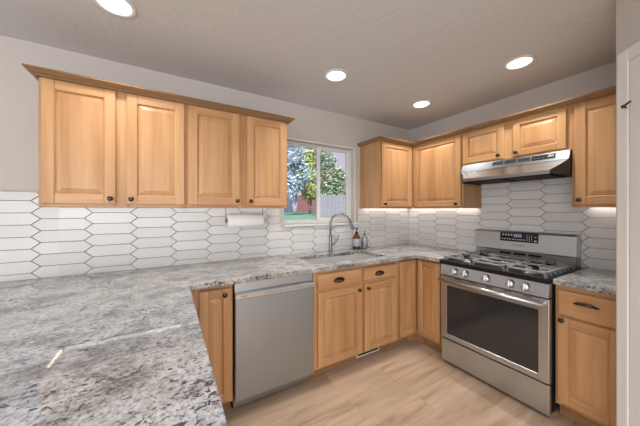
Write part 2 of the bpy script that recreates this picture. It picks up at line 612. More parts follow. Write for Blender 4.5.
# window frame, sashes, glass, sill
w = MB()
fy0, fy1 = 0.055, 0.125
for a in ((WX0, WX1, WZ0, WZ0 + .022), (WX0, WX1, WZ1 - .012, WZ1)):
    w.box(a[0] + .001, a[1] - .001, fy0, fy1, a[2] + .001, a[3] - .001, M['vinyl'], 0.003)
for a in ((WX0, WX0 + .022), (WX1 - .022, WX1)):
    w.box(a[0] + .001, a[1] - .001, fy0, fy1, WZ0 + .022, WZ1 - .012, M['vinyl'], 0.003)
wf = struct(w.build('window_1'))
XM = -1.365
def sash(x0, x1, y0, y1, st):
    s = MB()
    z0, z1 = WZ0 + .0225, WZ1 - .0125
    s.box(x0, x0 + st, y0, y1, z0, z1, M['vinyl'], 0.003)
    s.box(x1 - st, x1, y0, y1, z0, z1, M['vinyl'], 0.003)
    s.box(x0 + st, x1 - st, y0, y1, z0, z0 + st, M['vinyl'], 0.003)
    s.box(x0 + st, x1 - st, y0, y1, z1 - st * .7, z1, M['vinyl'], 0.003)
    o = s.build('window_sash', wf)
    g = MB()
    g.box(x0 + st, x1 - st, (y0 + y1) / 2 - .002, (y0 + y1) / 2 + .002, z0 + st, z1 - st * .7, M['pane'])
    g.build('pane', o)
sash(WX0 + .0225, XM + .012, 0.094, 0.120, 0.016)
sash(XM - .02, WX1 - .0225, 0.060, 0.088, 0.038)
s = MB()
s.box(WX0 - .012, WX1 + .05, -0.030, 0.0545, WZ0 - .022, WZ0 - .0005, M['trim'], 0.004)
struct(s.build('trim_2'))
s = MB()     # drywall return edge trim around the opening
s.box(WX1 + .001, WX1 + .016, -0.008, 0, WZ0 + .001, WZ1 + .016, M['trim'], 0.002)
s.box(WX0 - .016, WX1 + .001, -0.008, 0, WZ1 + .001, WZ1 + .016, M['trim'], 0.002)
struct(s.build('trim_3'))

# picket tile backsplash ---------------------------------------------------------
PT, RH, AMP, GAP = 0.2557, 0.0770, 0.0215, 0.0030
def tiles(regions, u_off, z_off, par):
    """regions: rectangles (u0,u1,z0,z1) in wall plane, returns bmesh in (u, -y, z), thickness 8mm"""
    out = bmesh.new()
    for (u0, u1, z0, z1) in regions:
        t = bmesh.new()
        i0 = math.floor((u0 - u_off) / PT) - 1
        i1 = math.ceil((u1 - u_off) / PT) + 1
        for i in range(i0, i1):
            zo = z_off + (RH / 2 if (i + par) % 2 else 0)
            j0 = math.floor((z0 - zo) / RH) - 1
            j1 = math.ceil((z1 - zo) / RH) + 1
            for j in range(j0, j1):
                zb = zo + j * RH + GAP / 2
                zt = zo + (j + 1) * RH - GAP / 2
                zm = (zb + zt) / 2
                ul = u_off + i * PT
                ur = ul + PT
                g = GAP / 2 / math.sin(math.atan2(RH / 2, 2 * AMP))
                pts = [(ul + AMP + g, zb), (ur - AMP - g, zb), (ur + AMP - g, zm), (ur - AMP - g, zt), (ul + AMP + g, zt), (ul - AMP + g, zm)]
                bk = [t.verts.new((p[0], -0.001, p[1])) for p in pts]
                md = [t.verts.new((p[0], -0.0068, p[1])) for p in pts]
                cu, cz = (ul + ur) / 2, zm
                fr = []
                for p in pts:
                    d = Vector((cu - p[0], cz - p[1]))
                    fr.append(t.verts.new((p[0] + (0.0022 if d.x > 0 else -0.0022), -0.008, p[1] + (0.0016 if d.y > 1e-6 else (-0.0016 if d.y < -1e-6 else 0)))))
                for k in range(6):
                    k2 = (k + 1) % 6
                    t.faces.new((bk[k], bk[k2], md[k2], md[k]))
                    t.faces.new((md[k], md[k2], fr[k2], fr[k]))
                t.faces.new(fr)
        for co, no in (((u0, 0, 0), (-1, 0, 0)), ((u1, 0, 0), (1, 0, 0)), ((0, 0, z0), (0, 0, -1)), ((0, 0, z1), (0, 0, 1))):
            bmesh.ops.bisect_plane(t, geom=t.verts[:] + t.edges[:] + t.faces[:], plane_co=co, plane_no=no, clear_outer=True)
        vm = {v: out.verts.new(v.co) for v in t.verts}
        for f in t.faces:
            out.faces.new([vm[v] for v in f.verts])
        t.free()
    bmesh.ops.recalc_face_normals(out, faces=out.faces)
    return out

def backsplash(name, regions, u_off, z_off, par, mtx):
    mb = MB()
    mb.add(tiles(regions, u_off, z_off, par), M['tile'], False, mtx)
    for (u0, u1, z0, z1) in regions:
        mb.box(u0, u1, -0.0045, -0.0002, z0, z1, M['grout'], 0, 1, mtx)
    return struct(mb.build(name))

zt = ZC + 0.0005
regs = [(-6.39, -3.403, zt, 1.468), (-3.403, -1.852, zt, 1.3715), (-1.852, -0.884, zt, WZ0 - .023),
        (-0.884, -0.010, zt, 1.3715)]
backsplash('wall_tile_back', regs, -3.51, 1.298, 0, Matrix.Identity(4))
rot_r = Matrix.Rotation(-PI / 2, 4, 'Z')      # local x -> -world y, local -y -> -world x
regs = [(0.0005, 0.9275, zt, 1.3715), (0.9275, 1.6965, zt, 1.780), (1.6965, 2.002, zt, 1.3715)]
backsplash('wall_tile_right', regs, 1.177, 1.298, 0, rot_r)
mb = MB()
mb.box(-6.39, -3.403, -0.0095, -0.0002, 1.469, 1.476, M['nickel'], 0.001)
struct(mb.build('trim_4'))

# recessed lights
for k, (x, y, lb) in enumerate([
        (-3.02, -0.66, 'round recessed ceiling light cut by the top left edge of the picture'),
        (-1.63, -0.66, 'round recessed ceiling light in front of the window'),
        (-0.58, -0.645, 'small looking round recessed ceiling light nearest the corner of the room'),
        (-0.585, -1.485, 'round recessed ceiling light in front of the range hood cabinets')]):
    t = thing('recessed_light', lb, 'ceiling light', (x, y, H), 0, 'recessed ceiling lights')
    mb = MB()
    n = 32
    mb.lathe([(0.072, -0.001), (0.094, -0.001), (0.096, -0.004), (0.090, -0.008), (0.074, -0.009), (0.072, -0.001)], M['white'], n)
    mb.build('trim_ring', t)
    mb = MB()
    mb.lathe([(0.0, -0.0065), (0.060, -0.006), (0.0715, -0.004), (0.0715, -0.0015), (0, -0.0015)], M['lamp'], n)
    mb.build('lens', t)
    light('lamp_glow', 'AREA', (x, y, H - 0.012), (0, 0, 0), 4.6, (1.0, 0.975, 0.93), shape='DISK', size=0.13, spread=math.radians(110))

# ------------------------------------------------------------------ cabinets
def door_mesh(x0, x1, z0, z1, yf, t=0.020, st=0.055):
    """raised panel door; front face at y = yf (towards -y)"""
    mb = MB()
    yb = yf + t
    e = 0.0025
    W = M['wood']; Hh = M['woodh']
    mb.box(x0, x0 + st, yf, yb, z0, z1, W, e)
    mb.box(x1 - st, x1, yf, yb, z0, z1, W, e)
    mb.box(x0 + st, x1 - st, yf + .0005, yb, z0, z0 + st, Hh, e)
    mb.box(x0 + st, x1 - st, yf + .0005, yb, z1 - st, z1, Hh, e)
    a, b, c, d = x0 + st, x1 - st, z0 + st, z1 - st
    L = lambda i, y: (a + i, b - i, c + i, d - i, y)
    mb.loops([L(-0.001, yb - .002), L(-0.001, yf + .004), L(.003, yf + .0085), L(.0045, yf + .0125), L(.0085, yf + .0125), L(.010, yf + .0095), L(.030, yf + .0048), L(.033, yf + .0035)], W)
    return mb

def slab_front(x0, x1, z0, z1, yf, t=0.019):
    mb = MB()
    mb.loops([(x0, x1, z0, z1, yf + t), (x0, x1, z0, z1, yf + .006), (x0 + .004, x1 - .004, z0 + .004, z1 - .004, yf + .002),
              (x0 + .010, x1 - .010, z0 + .010, z1 - .010, yf)], M['woodh'])
    return mb

def knob(parent, x, y, z):
    mb = MB()
    R = Matrix.Translation((x, y, z)) @ Matrix.Rotation(PI / 2, 4, 'X')
    mb.lathe([(0.009, 0.0), (0.006, 0.004), (0.0055, 0.010), (0.011, 0.015), (0.0150, 0.020), (0.0145, 0.025), (0.009, 0.029), (0, 0.030)], M['bronze'], 18, R)
    return mb.build('knob', parent)

def cup_pull(parent, x, y, z, w=0.10):
    mb = MB()
    t = bmesh.new()
    n, mseg = 16, 6
    rows = []
    for j in range(mseg + 1):
        ph = PI / 2 * j / mseg            # 0 at the wall top, 90 at front lip
        row = []
        for k in range(n + 1):
            u = -1 + 2 * k / n
            ha = math.sqrt(max(0.0, 1 - u * u))
            hx = x + u * w / 2
            dep = 0.024 * math.sin(ph) * (0.15 + 0.85 * ha)
            zz = z - 0.008 + 0.024 * ha * (0.05 + 0.95 * math.cos(ph)) 
            row.append(t.verts.new((hx, y - dep - .001, zz)))
        rows.append(row)
    for A, B in zip(rows, rows[1:]):
        for k in range(n):
            t.faces.new((A[k], A[k + 1], B[k + 1], B[k]))
    bmesh.ops.solidify(t, geom=t.faces[:], thickness=0.003)
    mb.add(t, M['bronze'], True)
    # lower rim of the oval back plate, closing the eye-shaped outline
    low = [(x + math.cos(PI + PI * k / 12) * w * .53, y - .004, z - .010 + .014 * math.sin(PI + PI * k / 12)) for k in range(13)]
    mb.tube(low, [.0035 + .0015 * math.sin(PI * k / 12) for k in range(13)], M['bronze'], 8)
    return mb.build('cup_pull', parent)

def arch_pull(parent, x, y, z, w=0.105):
    mb = MB()
    pts, rs = [], []
    for k in range(15):
        u = -1 + 2 * k / 14
        pts.append((x + u * w / 2, y - 0.004 - 0.024 * (1 - u * u) ** 0.6, z + 0.012 * (1 - u * u) - 0.006))
        rs.append(0.0045 + 0.0065 * (1 - u * u))
    mb.tube(pts, rs, M['bronze'], 10)
    return mb.build('bar_pull', parent)

def carcass(t, x0, x1, y_front, z0, z1, frame=0.019, opens=(), back=-0.001, open_front=True):
    """box of panels and a face frame. opens: rectangles of the frame's openings are implied by doors"""
    mb = MB()
    W = M['wood']
    mb.box(x0, x0 + .016, y_front + frame, back, z0, z1, W, .0008)
    mb.box(x1 - .016, x1, y_front + frame, back, z0, z1, W, .0008)
    mb.box(x0 + .016, x1 - .016, y_front + frame, back, z0 + .014, z0 + .028, M['woodh'])
    mb.box(x0 + .016, x1 - .016, y_front + frame, back, z1 - .016, z1, M['woodh'])
    mb.box(x0 + .016, x1 - .016, back - .006, back, z0 + .016, z1 - .016, W)
    return mb.build('cabinet_body', t)

def face_frame(t, x0, x1, yf, z0, z1, stiles, rails=(), th=0.019, sw_=0.038):
    """stiles: x centres with widths; rails: (z0, z1)"""
    mb = MB()
    xs = []
    for a, b in stiles:
        mb.box(a, b, yf, yf + th, z0, z1, M['wood'], .001)
        xs.append((a, b))
    xs.sort()
    for (a, b), (c, d) in zip(xs, xs[1:]):
        for r0, r1 in rails:
            mb.box(b, c, yf + .0004, yf + th, r0, r1, M['woodh'], .001)
    return mb.build('face_frame', t)

# --- upper cabinets ------------------------------------------------------------
UB, UT = 1.3735, 2.105
DB, DT = 1.392, 2.091
UD = -0.322                       # face frame front
DF = UD - 0.0205                  # door front
def upper_pair(x0, x1, d1, d2, label):
    t = thing('upper_cabinet', label, 'cabinet', (x0, 0, UB), 0, 'wall cabinets left of the window')
    L = lambda x: x - x0
    zb = 0.0
    carcass(t, 0, x1 - x0, UD, 0, UT - UB)
    face_frame(t, 0, x1 - x0, UD, 0, UT - UB,
               [(0, .03), (L((d1[1] + d2[0]) / 2) - .04, L((d1[1] + d2[0]) / 2) + .04), (x1 - x0 - .03, x1 - x0)], [(0, .035), (UT - UB - .05, UT - UB)])
    for (a, b), kx in ((d1, d1[1] - .024), (d2, d2[0] + .024)):
        d = door_mesh(L(a), L(b), DB - UB, DT - UB, DF).build('door', t)
        knob(d, L(kx), DF, 1.424 - UB)
    return t
upper_pair(-3.402, -2.6685, (-3.388, -3.060), (-3.005, -2.684), 'two-door maple wall cabinet farthest left, over the left end of the counter')
upper_pair(-2.6675, -1.905, (-2.655, -2.306), (-2.250, -1.920), 'two-door maple wall cabinet beside the window, paper towel roll under it')

# corner wall cabinet (L shaped, one body)
CX = -0.845
t = thing('corner_wall_cabinet', 'L-shaped maple wall cabinet filling the corner right of the window', 'cabinet', (0, 0, UB))
mb = MB()
hh = UT - UB
W = M['wood']; Hh = M['woodh']
mb.box(CX, CX + .016, UD + .019, -.001, 0, hh, W, .0008)                 # left side
mb.box(UD + .019, -.001, -.925, -.909, 0, hh, W, .0008)                  # end towards the hood
for z0, z1 in ((.014, .028), (hh - .016, hh)):
    mb.box(CX + .016, -.001, UD + .019, -.001, z0, z1, Hh)
    mb.box(UD + .019, -.001, -.909, UD + .019, z0, z1, Hh)
mb.box(CX + .016, -.001, -.007, -.001, .016, hh - .016, W)
mb.box(-.007, -.001, -.909, -.007, .016, hh - .016, W)
mb.build('cabinet_body', t)
mb = MB()
mb.box(CX, CX + .03, UD, UD + .019, 0, hh, W, .001)
mb.box(-.385, UD, UD, UD + .019, 0, hh, W, .001)
mb.box(CX + .03, -.385, UD + .0004, UD + .019, 0, .035, Hh, .001)
mb.box(CX + .03, -.385, UD + .0004, UD + .019, hh - .05, hh, Hh, .001)
mb.box(UD, UD + .019, -.385, UD, 0, hh, W, .001)
mb.box(UD, UD + .019, -.925, -.89, 0, hh, W, .001)
mb.box(UD + .0004, UD + .019, -.89, -.385, 0, .035, W, .001)
mb.box(UD + .0004, UD + .019, -.89, -.385, hh - .05, hh, W, .001)
mb.build('face_frame', t)
d = door_mesh(-.824, -.348, DB - UB, DT - UB, DF).build('door', t)
knob(d, -.792, DF, 1.418 - UB)
# door of the right-hand run: built facing -y, turned onto the right wall
d = door_mesh(.350, .908, DB - UB, DT - UB, DF).build('door', t, rotz=-PI / 2)
knob(d, .868, DF, 1.416 - UB)

RZ = -PI / 2
# over-hood cabinet
y0 = -0.9265
HB = 1.7825
t = thing('hood_cabinet', 'short two-door maple wall cabinet over the range hood', 'cabinet', (0, y0, HB), RZ)
wd = 0.7715
carcass(t, 0, wd, UD, 0, UT - HB)
face_frame(t, 0, wd, UD, 0, UT - HB, [(0, .025), (.325, .455), (wd - .03, wd)], [(0, .035), (UT - HB - .05, UT - HB)])
for a, b, k in ((.003, .352, .314), (.416, .746, .444)):
    d = door_mesh(a, b, 1.796 - HB, DT - HB, DF, st=.050).build('door', t)
    knob(d, k, DF, 1.822 - HB)
# right end wall cabinet
y0 = -1.699
t = thing('upper_cabinet', 'single-door maple wall cabinet right of the range hood', 'cabinet', (0, y0, UB), RZ)
wd = 0.3035
carcass(t, 0, wd, UD, 0, UT - UB)
face_frame(t, 0, wd, UD, 0, UT - UB, [(0, .03), (wd - .03, wd)], [(0, .035), (UT - UB - .05, UT - UB)])
d = door_mesh(.018, wd - .012, DB - UB, DT - UB, DF).build('door', t)
knob(d, .043, DF, 1.424 - UB)

# crown moulding ---------------------------------------------------------------
def crown_profile():
    # (outward from the door plane, z): cove profile
    return [(0.0, 2.0925), (0.010, 2.0925), (0.013, 2.098), (0.022, 2.103), (0.029, 2.108), (0.035, 2.115), (0.039, 2.118), (0.041, 2.119), (0.041, 2.129), (0.0, 2.129)]
def sweep(path, prof, m, name, label, cat):
    """path: list of (x, y); profile offsets to the RIGHT-hand side given per corner mitre"""
    t = bmesh.new()
    P = [Vector(p) for p in path]
    rings = []
    for i, p in enumerate(P):
        ns = []
        for a, b in ((i - 1, i), (i, i + 1)):
            if a >= 0 and b < len(P):
                d = (P[b] - P[a]).normalized()
                ns.append(Vector((d.y, -d.x)))
        nrm = ns[0] if len(ns) == 1 else (ns[0] + ns[1]) / (1 + ns[0].dot(ns[1]))
        rings.append([t.verts.new((p.x + nrm.x * o, p.y + nrm.y * o, z)) for o, z in prof])
    k = len(prof)
    for A, B in zip(rings, rings[1:]):
        for q in range(k):
            t.faces.new((A[q], A[(q + 1) % k], B[(q + 1) % k], B[q]))
    t.faces.new(rings[0][::-1]); t.faces.new(rings[-1])
    mb = MB()
    mb.add(t, m)
    return tag(mb.build(name), label, cat)
yc = UD - 0.022
off = 0.001
# walking +x along the left bank the right-hand side is -y (the room)
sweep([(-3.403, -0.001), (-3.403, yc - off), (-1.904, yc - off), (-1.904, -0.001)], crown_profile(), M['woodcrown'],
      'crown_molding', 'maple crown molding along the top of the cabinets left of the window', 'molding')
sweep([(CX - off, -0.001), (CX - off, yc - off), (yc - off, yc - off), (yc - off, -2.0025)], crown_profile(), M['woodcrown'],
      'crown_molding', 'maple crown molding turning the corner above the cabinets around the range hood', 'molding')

# under-cabinet light strips
def strip(x0, x1, y0, y1, label, mat='leddim'):
    mb = MB()
    mb.box(x0, x1, y0, y1, UB + .0045, UB + .0135, M[mat], .002)
    o = tag(mb.build('light_strip'), label, 'light strip', 'under-cabinet light strips')
strip(-3.36, -2.69, -.078, -.034, 'slim light strip under the wall cabinet farthest left')
strip(-2.645, -1.925, -.078, -.034, 'slim light strip under the wall cabinet beside the window, behind the paper towel roll')
strip(-.80, -.06, -.050, -.034, 'slim warm light strip under the corner wall cabinet on the window wall', 'ledmid')
strip(-.050, -.034, -.90, -.06, 'slim warm light strip under the corner wall cabinet on the range wall', 'ledmid')
strip(-.050, -.034, -1.98, -1.72, 'short warm light strip under the wall cabinet right of the hood', 'ledmid')

strip(-3.384, -3.370, -.27, -.065, 'short light strip across the left end under the farthest left wall cabinet', 'led')
# --- countertops -----------------------------------------------------------------
CT = 0.036
PX = -2.673
PYE = -1.98
SX0, SX1, SY0, SY1 = -1.750, -0.965, -0.550, -0.165
xs = [-3.72, PX, SX0, SX1, -0.6565, -0.009]
ys = [PYE, -0.9235, -0.6565, SY0, SY1, -0.009]
def hole(x, y):
    if SX0 < x < SX1 and SY0 < y < SY1: return True
    if x > PX and y < -0.9235: return True
    if PX < x < -0.6565 and y < -0.6565: return True
    return False
mb = cell_slab(xs, ys, ZC - CT, ZC, hole, M['granite'], 0.004, None, M['granite_edge_shade'])
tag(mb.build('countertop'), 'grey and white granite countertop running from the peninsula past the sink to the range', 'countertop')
mb = MB()
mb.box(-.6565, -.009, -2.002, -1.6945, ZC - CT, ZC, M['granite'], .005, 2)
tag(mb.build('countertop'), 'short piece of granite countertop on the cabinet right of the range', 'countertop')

# --- sink ---------------------------------------------------------------------------
t = thing('sink', 'pale undermount sink set below the cutout in the granite under the window', 'sink', ((SX0 + SX1) / 2, (SY0 + SY1) / 2, ZC - CT))
tm = bmesh.new()
hx, hy = (SX1 - SX0) / 2, (SY1 - SY0) / 2
R = []
def ring(ax, ay, z):
    r = 0.03
    pts = []
    for cx_, cy_, a0 in ((ax - r, ay - r, 0), (-ax + r, ay - r, 90), (-ax + r, -ay + r, 180), (ax - r, -ay + r, 270)):
        for k in range(5):
            a = math.radians(a0 + 22.5 * k)
            pts.append(tm.verts.new((cx_ + r * math.cos(a), cy_ + r * math.sin(a), z)))
    return pts
R = [ring(hx + .025, hy + .025, -.008), ring(hx + .025, hy + .025, -.0008), ring(hx + .002, hy + .002, -.0008), ring(hx - .004, hy - .004, -.19), ring(hx - .03, hy - .03, -.20)]
for A, B in zip(R, R[1:]):
    for k in range(20):
        tm.faces.new((A[k], A[(k + 1) % 20], B[(k + 1) % 20], B[k]))
tm.faces.new(R[-1])
mb = MB(); mb.add(tm, M['sink'], False); mb.build('basin', t)
mb = MB(); mb.lathe([(0, -.1985), (.045, -.1985), (.045, -.196), (.03, -.1945), (0, -.1965)], M['nickel'], 20); mb.build('drain', t)

# --- faucet -------------------------------------------------------------------------
fx, fy = -1.325, -0.108
t = thing('faucet', 'brushed nickel gooseneck pull-down faucet behind the sink', 'faucet', (fx, fy, ZC))
N = M['nickel']
mb = MB()
mb.lathe([(.026, .0005), (.026, .008), (.021, .012), (.0195, .05), (.0185, .12), (.0165, .16), (.0145, .20)], N, 20)
mb.build('body', t)
dirx, diry = 0.88, -0.47
pts = []
r_arc = 0.105
pts.append((0, 0, .195)); pts.append((0, 0, .27))
for k in range(13):
    a = PI - k * math.radians(165) / 12
    d = r_arc + r_arc * math.cos(a)
    pts.append((d * dirx, d * diry, .295 + r_arc * math.sin(a)))
mb = MB(); mb.tube(pts, .0115, N, 12); mb.build('spout', t)
lx, ly, lz = pts[-1]
px, py, pz = pts[-2]
dv = Vector((lx - px, ly - py, lz - pz)).normalized()
p0 = Vector((lx, ly, lz))
mb = MB(); mb.tube([p0 - dv * .004, p0 + dv * .01, p0 + dv * .05, p0 + dv * .085, p0 + dv * .09], [.0118, .0135, .0155, .0175, .0150], N, 14); mb.build('spray_head', t)
mb = MB()
mb.tube([(.012, -.004, .085), (.040, -.012, .092), (.046, -.014, .094)], [.012, .013, .010], N, 12)
mb.tube([(.040, -.012, .095), (.062, -.020, .115), (.078, -.026, .150), (.086, -.03, .182)], [.007, .0065, .006, .005], N, 10)
mb.build('lever', t)

# --- soap bottles -------------------------------------------------------------------
t = thing('soap_bottle', 'amber pump soap bottle with a pale label behind the sink', 'bottle', (-.945, -.066, ZC), .3, 'soap bottles by the sink')
mb = MB(); mb.lathe([(0, .0006), (.040, .0006), (.043, .004), (.043, .034), (.043, .128), (.040, .142), (.030, .156), (.016, .166), (.013, .176), (0, .176)], M['amber'], 24); mb.build('bottle', t)
mb = MB(); mb.lathe([(.0432, .003), (.0436, .004), (.0436, .034), (.0432, .0345)], M['soap'], 24); mb.build('dark_base_band', t)
mb = MB(); mb.lathe([(.0434, .036), (.0437, .037), (.0437, .116), (.0434, .117)], M['label'], 24)
mb.build('paper_label', t)
mb = MB(); mb.lathe([(.016, .172), (.016, .190), (.013, .194), (.0055, .196), (.0055, .222), (0, .222)], M['blackmatte'], 16)
mb.tube([(0, 0, .222), (.0, -.004, .234), (-.012, -.012, .237), (-.042, -.022, .233)], [.006, .011, .009, .006], M['blackmatte'], 10); mb.build('pump', t)
t = thing('soap_bottle', 'clear pump bottle standing right of the amber soap bottle', 'bottle', (-.822, -.058, ZC), .3, 'soap bottles by the sink')
mb = MB(); mb.lathe([(0, .0006), (.030, .0006), (.032, .004), (.032, .120), (.028, .135), (.014, .145), (.012, .152), (0, .152)], M['clearbottle'], 20); mb.build('bottle', t)
mb = MB(); mb.lathe([(0, .003), (.0285, .003), (.0285, .105), (0, .105)], plain('pale_lotion', (.74, .74, .74), .5), 20); mb.build('lotion', t)
mb = MB(); mb.lathe([(.014, .150), (.014, .166), (.011, .168), (.0045, .170), (.0045, .190), (0, .190)], plain('grey_pump', (.12, .14, .16), .4), 16)
mb.tube([(0, 0, .190), (0, -.004, .198), (-.01, -.01, .200), (-.032, -.018, .197)], [.005, .008, .007, .005], plain('grey_pump_head', (.16, .18, .20), .4), 10); mb.build('pump', t)

# --- paper towel roll and its holder ---------------------------------------------------
ry, rzz = -.165, 1.269
t = thing('paper_towel_holder', 'nickel paper towel holder under the wall cabinet beside the window', 'holder', (-2.22, ry, UB))
for x in (-.158, .152):
    mb = MB()
    mb.box(x - .0015, x + .0015, -.007, .007, -.118, -.0005, M['nickel'], .001)
    mb.lathe([(0, -.002), (.022, -.002), (.022, .002), (0, .002)], M['nickel'], 18, Matrix.Translation((x, 0, rzz - UB)) @ Matrix.Rotation(PI / 2, 4, 'Y'))
    mb.build('bracket', t)
mb = MB(); mb.tube([(-.155, 0, rzz - UB), (.150, 0, rzz - UB)], .006, M['nickel'], 10); mb.build('rod', t)
mb = MB()
Rm = Matrix.Rotation(PI / 2, 4, 'Y')
mb.lathe([(.020, -.148), (.055, -.148), (.0565, -.146), (.0565, .140), (.055, .142), (.020, .142), (.020, -.148)], M['paper'], 32, Rm)
roll = mb.build('paper_towel_roll', None, (-2.22, ry, rzz))
tag(roll, 'white paper towel roll hanging under the wall cabinet beside the window', 'paper towel')

# --- base cabinets ------------------------------------------------------------------------
BF = -0.610
BD = BF - 0.0205
BT = ZC - CT - .0008
TK = 0.102
def toe(t, x0, x1, yt=-.520):
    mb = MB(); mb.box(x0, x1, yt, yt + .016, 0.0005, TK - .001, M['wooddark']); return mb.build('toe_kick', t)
def body(t, x0, x1):
    mb = MB()
    mb.box(x0, x0 + .016, BF + .019, -.012, TK, BT, W, .0008)
    mb.box(x1 - .016, x1, BF + .019, -.012, TK, BT, W, .0008)
    mb.box(x0 + .016, x1 - .016, BF + .019, -.012, TK + .001, TK + .016, Hh)
    mb.box(x0 + .016, x1 - .016, -.018, -.012, TK + .016, BT, W)
    return mb.build('cabinet_body', t)

x0, x1 = -2.690, -2.4165
t = thing('base_cabinet', 'narrow one-door maple base cabinet between the peninsula and the dishwasher', 'cabinet', (x0, 0, 0))
wd = x1 - x0
body(t, 0, wd); toe(t, 0, wd)
face_frame(t, 0, wd, BF, TK, BT, [(0, .082), (wd - .022, wd)], [(TK, TK + .035), (BT - .03, BT)])
d = door_mesh(-2.618 - x0, -2.428 - x0, .128, .850, BD, st=.050).build('door', t)
knob(d, -2.470 - x0, BD, .815)

# sink base
x0, x1 = -1.8125, -0.8865
t = thing('sink_base_cabinet', 'maple sink base cabinet with two false drawer fronts, right of the dishwasher', 'cabinet', (x0, 0, 0))
wd = x1 - x0
body(t, 0, wd); toe(t, 0, wd)
face_frame(t, 0, wd, BF, TK, BT, [(0, .045), (.458, .520), (wd - .04, wd)], [(TK, TK + .035), (.69, .745), (BT - .035, BT)])
for a, b, kx in ((-1.779, -1.342, -1.402), (-1.308, -.915, -1.298)):
    fr = slab_front(a - x0, b - x0, .731, .850, BD).build('drawer_front', t)
    cup_pull(fr, (a + b) / 2 - x0 + (-.02 if a < -1.5 else -.025), BD, .793)
    d = door_mesh(a - x0, b - x0, .118, .708, BD).build('door', t)
    knob(d, (b - .034 if a < -1.5 else a + .030) - x0, BD, .672)

# corner base cabinet (lazy susan)
t = thing('corner_base_cabinet', 'maple corner base cabinet with two doors meeting in the inside corner', 'cabinet', (0, 0, 0))
mb = MB()
mb.box(-.8855, -.8695, BF + .019, -.012, TK, BT, W)
mb.box(BF + .019, -.012, -.9225, -.9065, TK, BT, W)
mb.box(-.8695, -.012, BF + .019, -.012, TK + .001, TK + .016, Hh)
mb.box(BF + .019, -.012, -.9065, BF + .019, TK + .001, TK + .016, Hh)
mb.box(-.8695, -.012, -.018, -.012, TK + .016, BT, W)
mb.box(-.018, -.012, -.9065, -.018, TK + .016, BT, W)
mb.build('cabinet_body', t)
mb = MB()
mb.box(-.8855, -.868, BF, BF + .019, TK, BT, W, .001)
mb.box(-.868, BF, BF + .0004, BF + .019, TK, TK + .022, Hh, .001)
mb.box(-.868, BF, BF + .0004, BF + .019, BT - .018, BT, Hh, .001)
mb.box(BF, BF + .019, -.9225, -.880, TK, BT, W, .001)
mb.box(BF + .0004, BF + .019, -.880, BF, TK, TK + .022, W, .001)
mb.box(BF + .0004, BF + .019, -.880, BF, BT - .018, BT, W, .001)
mb.build('face_frame', t)
door_mesh(-.866, BD - .002, .127, .858, BD, st=.048).build('door', t)
door_mesh(.636, .882, .127, .858, BD, st=.048).build('door', t, rotz=RZ)
mb = MB()
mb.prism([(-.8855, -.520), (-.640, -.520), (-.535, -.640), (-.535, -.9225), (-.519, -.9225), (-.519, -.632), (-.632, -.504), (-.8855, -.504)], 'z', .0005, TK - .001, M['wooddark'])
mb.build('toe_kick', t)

# right base cabinet
y0 = -1.6955
t = thing('base_cabinet', 'maple base cabinet with one drawer over one door, right of the range', 'cabinet', (0, y0, 0), RZ)
wd = .306
body(t, 0, wd); toe(t, 0, wd, -.535)
face_frame(t, 0, wd, BF, TK, BT, [(0, .03), (wd - .03, wd)], [(TK, TK + .035), (.655, .70), (BT - .035, BT)])
fr = slab_front(.014, wd - .010, .688, .846, BD).build('drawer', t)
arch_pull(fr, .148, BD, .786)
d = door_mesh(.014, wd - .010, .128, .676, BD).build('door', t)
knob(d, .038, BD, .664 - .006)

# peninsula cabinets under the peninsula counter, doors to the kitchen side
t = thing('peninsula_cabinet', 'maple peninsula cabinet under the left granite counter', 'cabinet', (-2.700, -.70, 0), 0)
mb = MB()
mb.box(-.94, -.021, -1.24, -.004, TK, BT, W, .002)
mb.build('cabinet_body', t)
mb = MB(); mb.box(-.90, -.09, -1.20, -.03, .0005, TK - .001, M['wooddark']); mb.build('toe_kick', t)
for a, b in ((.02, .60), (.64, 1.22)):
    d = door_mesh(-b, -a, .128, .850, -.0205).build('door', t, rotz=PI / 2)
mb = MB(); mb.box(-.0205, -.0010, -1.24, -.004, TK, BT, W) ; mb.bm.free()

# --- floor register in the toe kick ---------------------------------------------------------
mb = MB()
V = M['white']
xa, xb, za, zb, yv = -1.315, -1.040, .012, .094, -.5265
mb.box(xa, xb, yv, yv + .006, za, za + .012, V, .001)
mb.box(xa, xb, yv, yv + .006, zb - .012, zb, V, .001)
mb.box(xa, xa + .014, yv, yv + .006, za + .012, zb - .012, V, .001)
mb.box(xb - .014, xb, yv, yv + .006, za + .012, zb - .012, V, .001)
for k in range(5):
    z = za + .020 + k * .0105
    mb.box(xa + .014, xb - .014, yv + .002, yv + .0055, z, z + .003, M['blackmatte'])
mb.box(xa + .012, xb - .012, yv + .0045, yv + .006, za + .010, zb - .010, M['void'])
tag(mb.build('floor_vent'), 'white framed vent grille in the toe kick under the sink cabinet', 'vent')

# --- dishwasher ---------------------------------------------------------------------------------
x0, x1 = -2.4105, -1.8175
t = thing('dishwasher', 'stainless steel dishwasher with a pocket handle, left of the sink cabinet', 'dishwasher', (x0, 0, 0))
wd = x1 - x0
mb = MB(); mb.box(.006, wd - .006, -.585, -.02, .03, BT - .004, M['steeldark']); mb.build('tub', t)
mb = MB(); mb.box(.004, wd - .004, -.54, -.52, .004, .098, M['blackmatte']); 
for fx_ in (.05, wd - .05):
    mb.lathe([(0, .0005), (.018, .0005), (.018, .03), (0, .03)], M['blackmatte'], 12, Matrix.Translation((fx_, -.3, 0)))
mb.build('kick_plate', t)
mb = MB()
mb.box(.004, wd - .004, -.642, -.588, .105, .769, M['steelz'], .005, 2)
dd = mb.build('door', t)
mb = MB()
mb.prism([(-.588, .771), (-.652, .771), (-.655, .776), (-.655, .803), (-.650, .8085), (-.628, .8085), (-.625, .786), (-.588, .786)], 'x', .004, wd - .004, M['steellight'])
